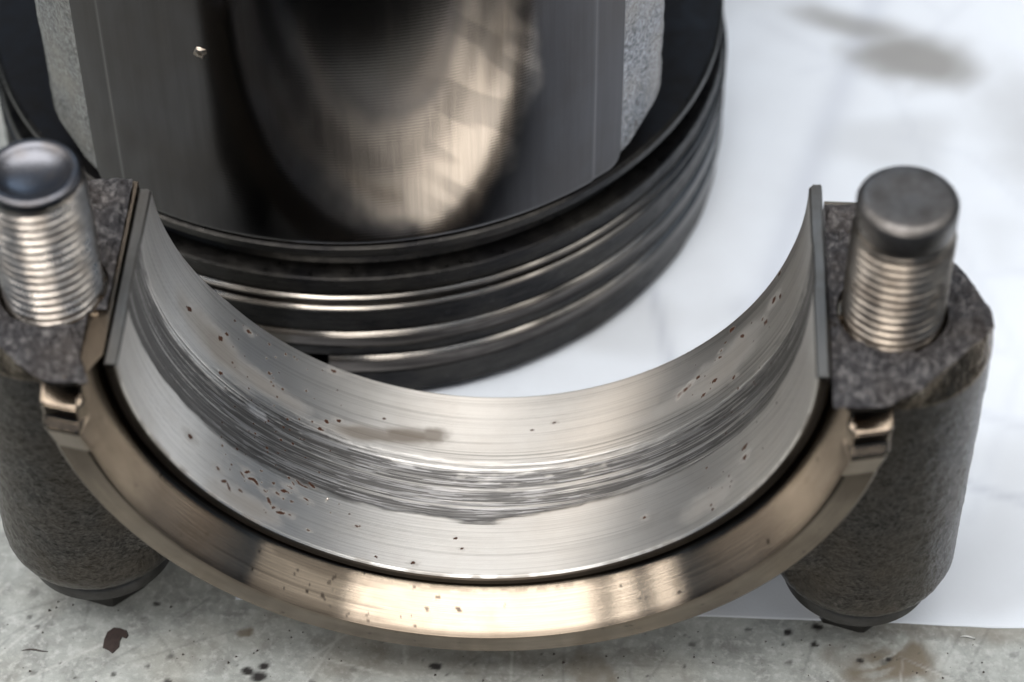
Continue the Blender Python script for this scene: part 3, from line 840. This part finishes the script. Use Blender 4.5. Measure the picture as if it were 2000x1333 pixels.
pring('piston_ring', 0.405, 0.62, 262.5, 0.10, PR + 0.005)
pring('piston_ring', 0.772, 0.953, 130, 0.02, PR + 0.004)
for (a, b) in ((1.262, 1.31), (1.405, 1.453)):
    pring('oil_ring_rail', a, b, 40 if a < 1.3 else 150, 0.02, PR + 0.006)
turned_uv('oil_ring_spacer', [(3.44, 1.312), (PR - 0.07, 1.312), (PR - 0.07, 1.403), (3.44, 1.403)], M_belt, pis, 256)


def skirt(mid, half_l, half_r):
    na, nz = 260, 150
    a = np.linspace(mid - half_l, mid + half_r, na); z = np.linspace(2.06, 5.8, nz)
    AA, ZZ = np.meshgrid(a, z, indexing='ij')
    # rounded lower corners
    edge_d = np.minimum(a - a[0], a[-1] - a) * 3.66
    zb = 2.06 + 0.14 * (1 - np.sqrt(np.clip(1 - (1 - np.clip(edge_d / 0.14, 0, 1)) ** 2, 0, 1)))
    ZZ = zb[:, None] + (5.8 - zb)[:, None] * np.linspace(0, 1, nz)[None, :]
    barrel = -0.03 * ((ZZ - 3.6) / 3.0) ** 2
    relief = -0.012 * (sstep(0.0, 0.03, 0.36 - edge_d)[:, None])
    R = 3.675 + barrel + relief - 0.03 * sstep(0.08, 0.0, ZZ - zb[:, None])
    P = np.stack([R * np.cos(AA), R * np.sin(AA), ZZ], -1)
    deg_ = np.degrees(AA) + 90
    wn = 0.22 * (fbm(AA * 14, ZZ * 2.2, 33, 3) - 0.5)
    outer = np.hypot((deg_ - 9) / 18.5, (ZZ - 4.2) / 2.05) + wn  # bright arch: the cap's reflection painted into the skirt colour
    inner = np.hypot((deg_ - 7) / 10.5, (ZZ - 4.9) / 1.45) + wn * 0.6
    reflection_streaks = sstep(0.50, 0.66, vnoise(deg_ * 0.35 + ZZ * 5.5, deg_ * 0.10 - ZZ * 0.4, 17))  # diagonal dark streaks of the painted reflection
    painted_reflection = 0.95 * sstep(1.06, 0.86 - 0.25 * sstep(6, -6, deg_) , outer) * (0.12 + 0.88 * sstep(0.80, 1.18, inner)) * (0.35 + 0.65 * sstep(-8, 14, deg_)) * (1 - 0.35 * reflection_streaks * sstep(8, 16, deg_))
    painted_reflection = np.where(ZZ > 2.0, painted_reflection, 0)
    o = grid_obj('skirt', P, M_skirt, pis, attrs={'painted_reflection': painted_reflection})
    # cast flanks and inner wall of the panel
    for s, ai, sg in ((0, 0, -1), (1, na - 1, 1)):
        prof = [(0.0, 0.0), (0.03, -0.012), (0.2, -0.035), (0.62, -0.135), (0.74, -0.2), (0.74, -0.38), (0.3, -0.5)]
        zz = ZZ[ai]
        cols = []
        tx, ty = -math.sin(a[ai]) * sg, math.cos(a[ai]) * sg
        rx, ry = math.cos(a[ai]), math.sin(a[ai])
        pf = np.array(refine(prof, 0.04))
        rr = R[ai]
        rowz = np.clip(zz, 2.06, 8)
        bm = (fbm(pf[:, 0][:, None] * 20 + pf[:, 1][:, None] * 12, rowz[None, :] * 9, 5 + s, 4) - 0.5) * 0.035
        X = rx * (rr[None, :] + pf[:, 1][:, None]) + tx * (pf[:, 0][:, None] + bm * (pf[:, 1] < -0.02)[:, None])
        Y = ry * (rr[None, :] + pf[:, 1][:, None]) + ty * (pf[:, 0][:, None] + bm * (pf[:, 1] < -0.02)[:, None])
        P2 = np.stack([X, Y, rowz[None, :] + np.clip(pf[:, 0] - 0.15, 0, 1)[:, None] * 0.45 * sstep(2.9, 2.1, rowz)[None, :]], -1)
        grid_obj('skirt_edge', P2, M_cast, pis, flip=(s == 0))
    Ri = R - 0.45
    P3 = np.stack([Ri * np.cos(AA), Ri * np.sin(AA), ZZ], -1)
    grid_obj('skirt_inner_wall', P3, M_inner, pis, flip=True)
    return o


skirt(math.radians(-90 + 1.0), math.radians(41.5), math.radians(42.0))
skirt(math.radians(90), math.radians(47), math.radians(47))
# pin bosses: side walls with the pin bore, on either side
for sg in (-1, 1):
    x0, x1 = sg * 1.95, sg * 2.35
    n = 20; ys = np.linspace(-2.6, 2.6, n)
    v = []
    for yy in ys:
        for (xx, zz) in ((x0, 2.0), (x1, 2.0), (x1, 6.6), (x0, 6.6)): v.append((xx, yy, zz))
    f = []
    for i in range(n - 1):
        for k in range(4):
            a = i * 4 + k; b = i * 4 + (k + 1) % 4
            f.append((a, b, b + 4, a + 4))
    f += [(0, 1, 2, 3), tuple((n - 1) * 4 + k for k in (3, 2, 1, 0))]
    mesh_obj('side_wall', v, f, M_inner, pis, smooth=False)
    th = np.linspace(0, 2 * PI, 65)
    pr_ = np.array([(0.95, 1.2), (0.95, 2.80), (1.0, 2.85), (1.42, 2.85), (1.48, 2.80), (1.48, 1.2)])
    P = np.stack([np.broadcast_to(sg * pr_[None, :, 1], (65, 6)), pr_[None, :, 0] * np.cos(th)[:, None], 4.3 + pr_[None, :, 0] * np.sin(th)[:, None]], -1)
    grid_obj('pin_boss', P, M_inner, pis, sharp=35, flip=(sg > 0))

# ------------------------------------------------------------------ small loose bits
outline = [(-0.10, 0.02), (-0.085, 0.10), (-0.03, 0.155), (0.03, 0.15), (0.09, 0.125), (0.115, 0.07), (0.10, 0.035), (0.06, 0.05), (0.045, 0.0), (0.05, -0.06), (0.0, -0.135), (-0.04, -0.10), (-0.10, -0.075)]
v = [(x, y, 0.0) for x, y in outline] + [(x * 0.95, y * 0.95, 0.012) for x, y in outline]
n = len(outline)
f = [tuple(range(n))[::-1], tuple(range(n, 2 * n))] + [(i, (i + 1) % n, n + (i + 1) % n, n + i) for i in range(n)]
M_flake = mat_metal('flake_brown', (0.05, 0.035, 0.032), 0.55, metal=0.0, nscale=20, dirt=(0.02, 0.015, 0.014))
o = mesh_obj('paint_flake', v, f, M_flake, smooth=False)
o.location = (-3.23, 0.37, 0.0)
tag(o, 'thin dark brown flake lying on the grey worktop in front of the cap', 'flake')


def sliver(name, loc, rz, L, w, mat, label, cat):
    n = 10; v = []; f = []
    for i in range(n):
        s = i / (n - 1); r = w * (0.25 + 0.75 * math.sin(PI * s))
        y = 0.05 * L * math.sin(s * 5)
        for k in range(5):
            a = 2 * PI * k / 5
            v.append((L * (s - 0.5), y + r * math.cos(a), 0.006 + r * (1 + math.sin(a))))
    for i in range(n - 1):
        for k in range(5):
            a = i * 5 + k; b = i * 5 + (k + 1) % 5
            f.append((a, b, b + 5, a + 5))
    f += [(4, 3, 2, 1, 0), tuple((n - 1) * 5 + k for k in range(5))]
    o = mesh_obj(name, v, f, mat)
    o.location = loc; o.rotation_euler = (0, 0, rz)
    tag(o, label, cat)
    return o


M_fibre = mat_metal('pale_fibre', (0.72, 0.73, 0.72), 0.6, metal=0.0, dirt_amt=0.1)
sliver('fibre', (4.42, 0.745, 0.0), -0.05, 0.13, 0.008, M_fibre, 'short pale fibre on the worktop beside the paper edge', 'fibre')
sliver('metal_sliver', (-3.93, 0.235, 0.0), 0.06, 0.24, 0.007, M_flake, 'thin dark sliver on the worktop left of the brown flake', 'sliver')
# a glinting crumb on the shell lining
a = math.radians(242.2); yy = 0.92
me = bmesh.new(); bmesh.ops.create_icosphere(me, subdivisions=1, radius=0.016)
for vtx in me.verts: vtx.co *= random.uniform(0.7, 1.2)
mm_ = bpy.data.meshes.new('metal_crumb'); me.to_mesh(mm_); me.free(); mm_.materials.append(M_thread)
o = bpy.data.objects.new('metal_crumb', mm_); COL.objects.link(o)
o.location = (2.735 * math.cos(a), yy, ZC + 2.735 * math.sin(a))
tag(o, 'tiny bright metal crumb resting on the shell below the scored groove', 'crumb')
bm_ = bmesh.new(); bmesh.ops.create_icosphere(bm_, subdivisions=2, radius=0.055)  # small bright fleck set on the skirt face
for vtx in bm_.verts:
    vtx.co = Vector((vtx.co.x * 1.0, vtx.co.y * 0.45, vtx.co.z * 1.25)) * (0.75 + 0.5 * random.random())
mc_ = bpy.data.meshes.new('skirt_fleck'); bm_.to_mesh(mc_); bm_.free(); mc_.materials.append(M_thread_dull)
o = bpy.data.objects.new('skirt_fleck', mc_); COL.objects.link(o)
o.location = (-2.459, 3.47, 4.31); o.rotation_euler = (0, 0.5, -0.26)
tag(o, 'small bright fleck on the dark piston skirt', 'chip')
# gritty dust on the worktop
v = []; f = []
for k in range(260):
    cx, cy = RNG.uniform(-4.6, 5.3), RNG.uniform(-0.3, 0.85); r = 0.006 + 0.014 * RNG.rand() ** 3
    b = len(v)
    for (dx, dy, dz) in ((1, 0, 0), (-.5, .8, 0), (-.5, -.8, 0), (0.1, 0.1, 1.2)):
        v.append((cx + r * dx * RNG.uniform(.6, 1.3), cy + r * dy * RNG.uniform(.6, 1.3), r * dz * RNG.uniform(.5, 1.1)))
    f += [(b, b + 1, b + 3), (b + 1, b + 2, b + 3), (b + 2, b, b + 3)]
o = mesh_obj('grit', v, f, M_flake, smooth=False)
tag(o, 'fine dark grit scattered on the grey worktop', kind='stuff')
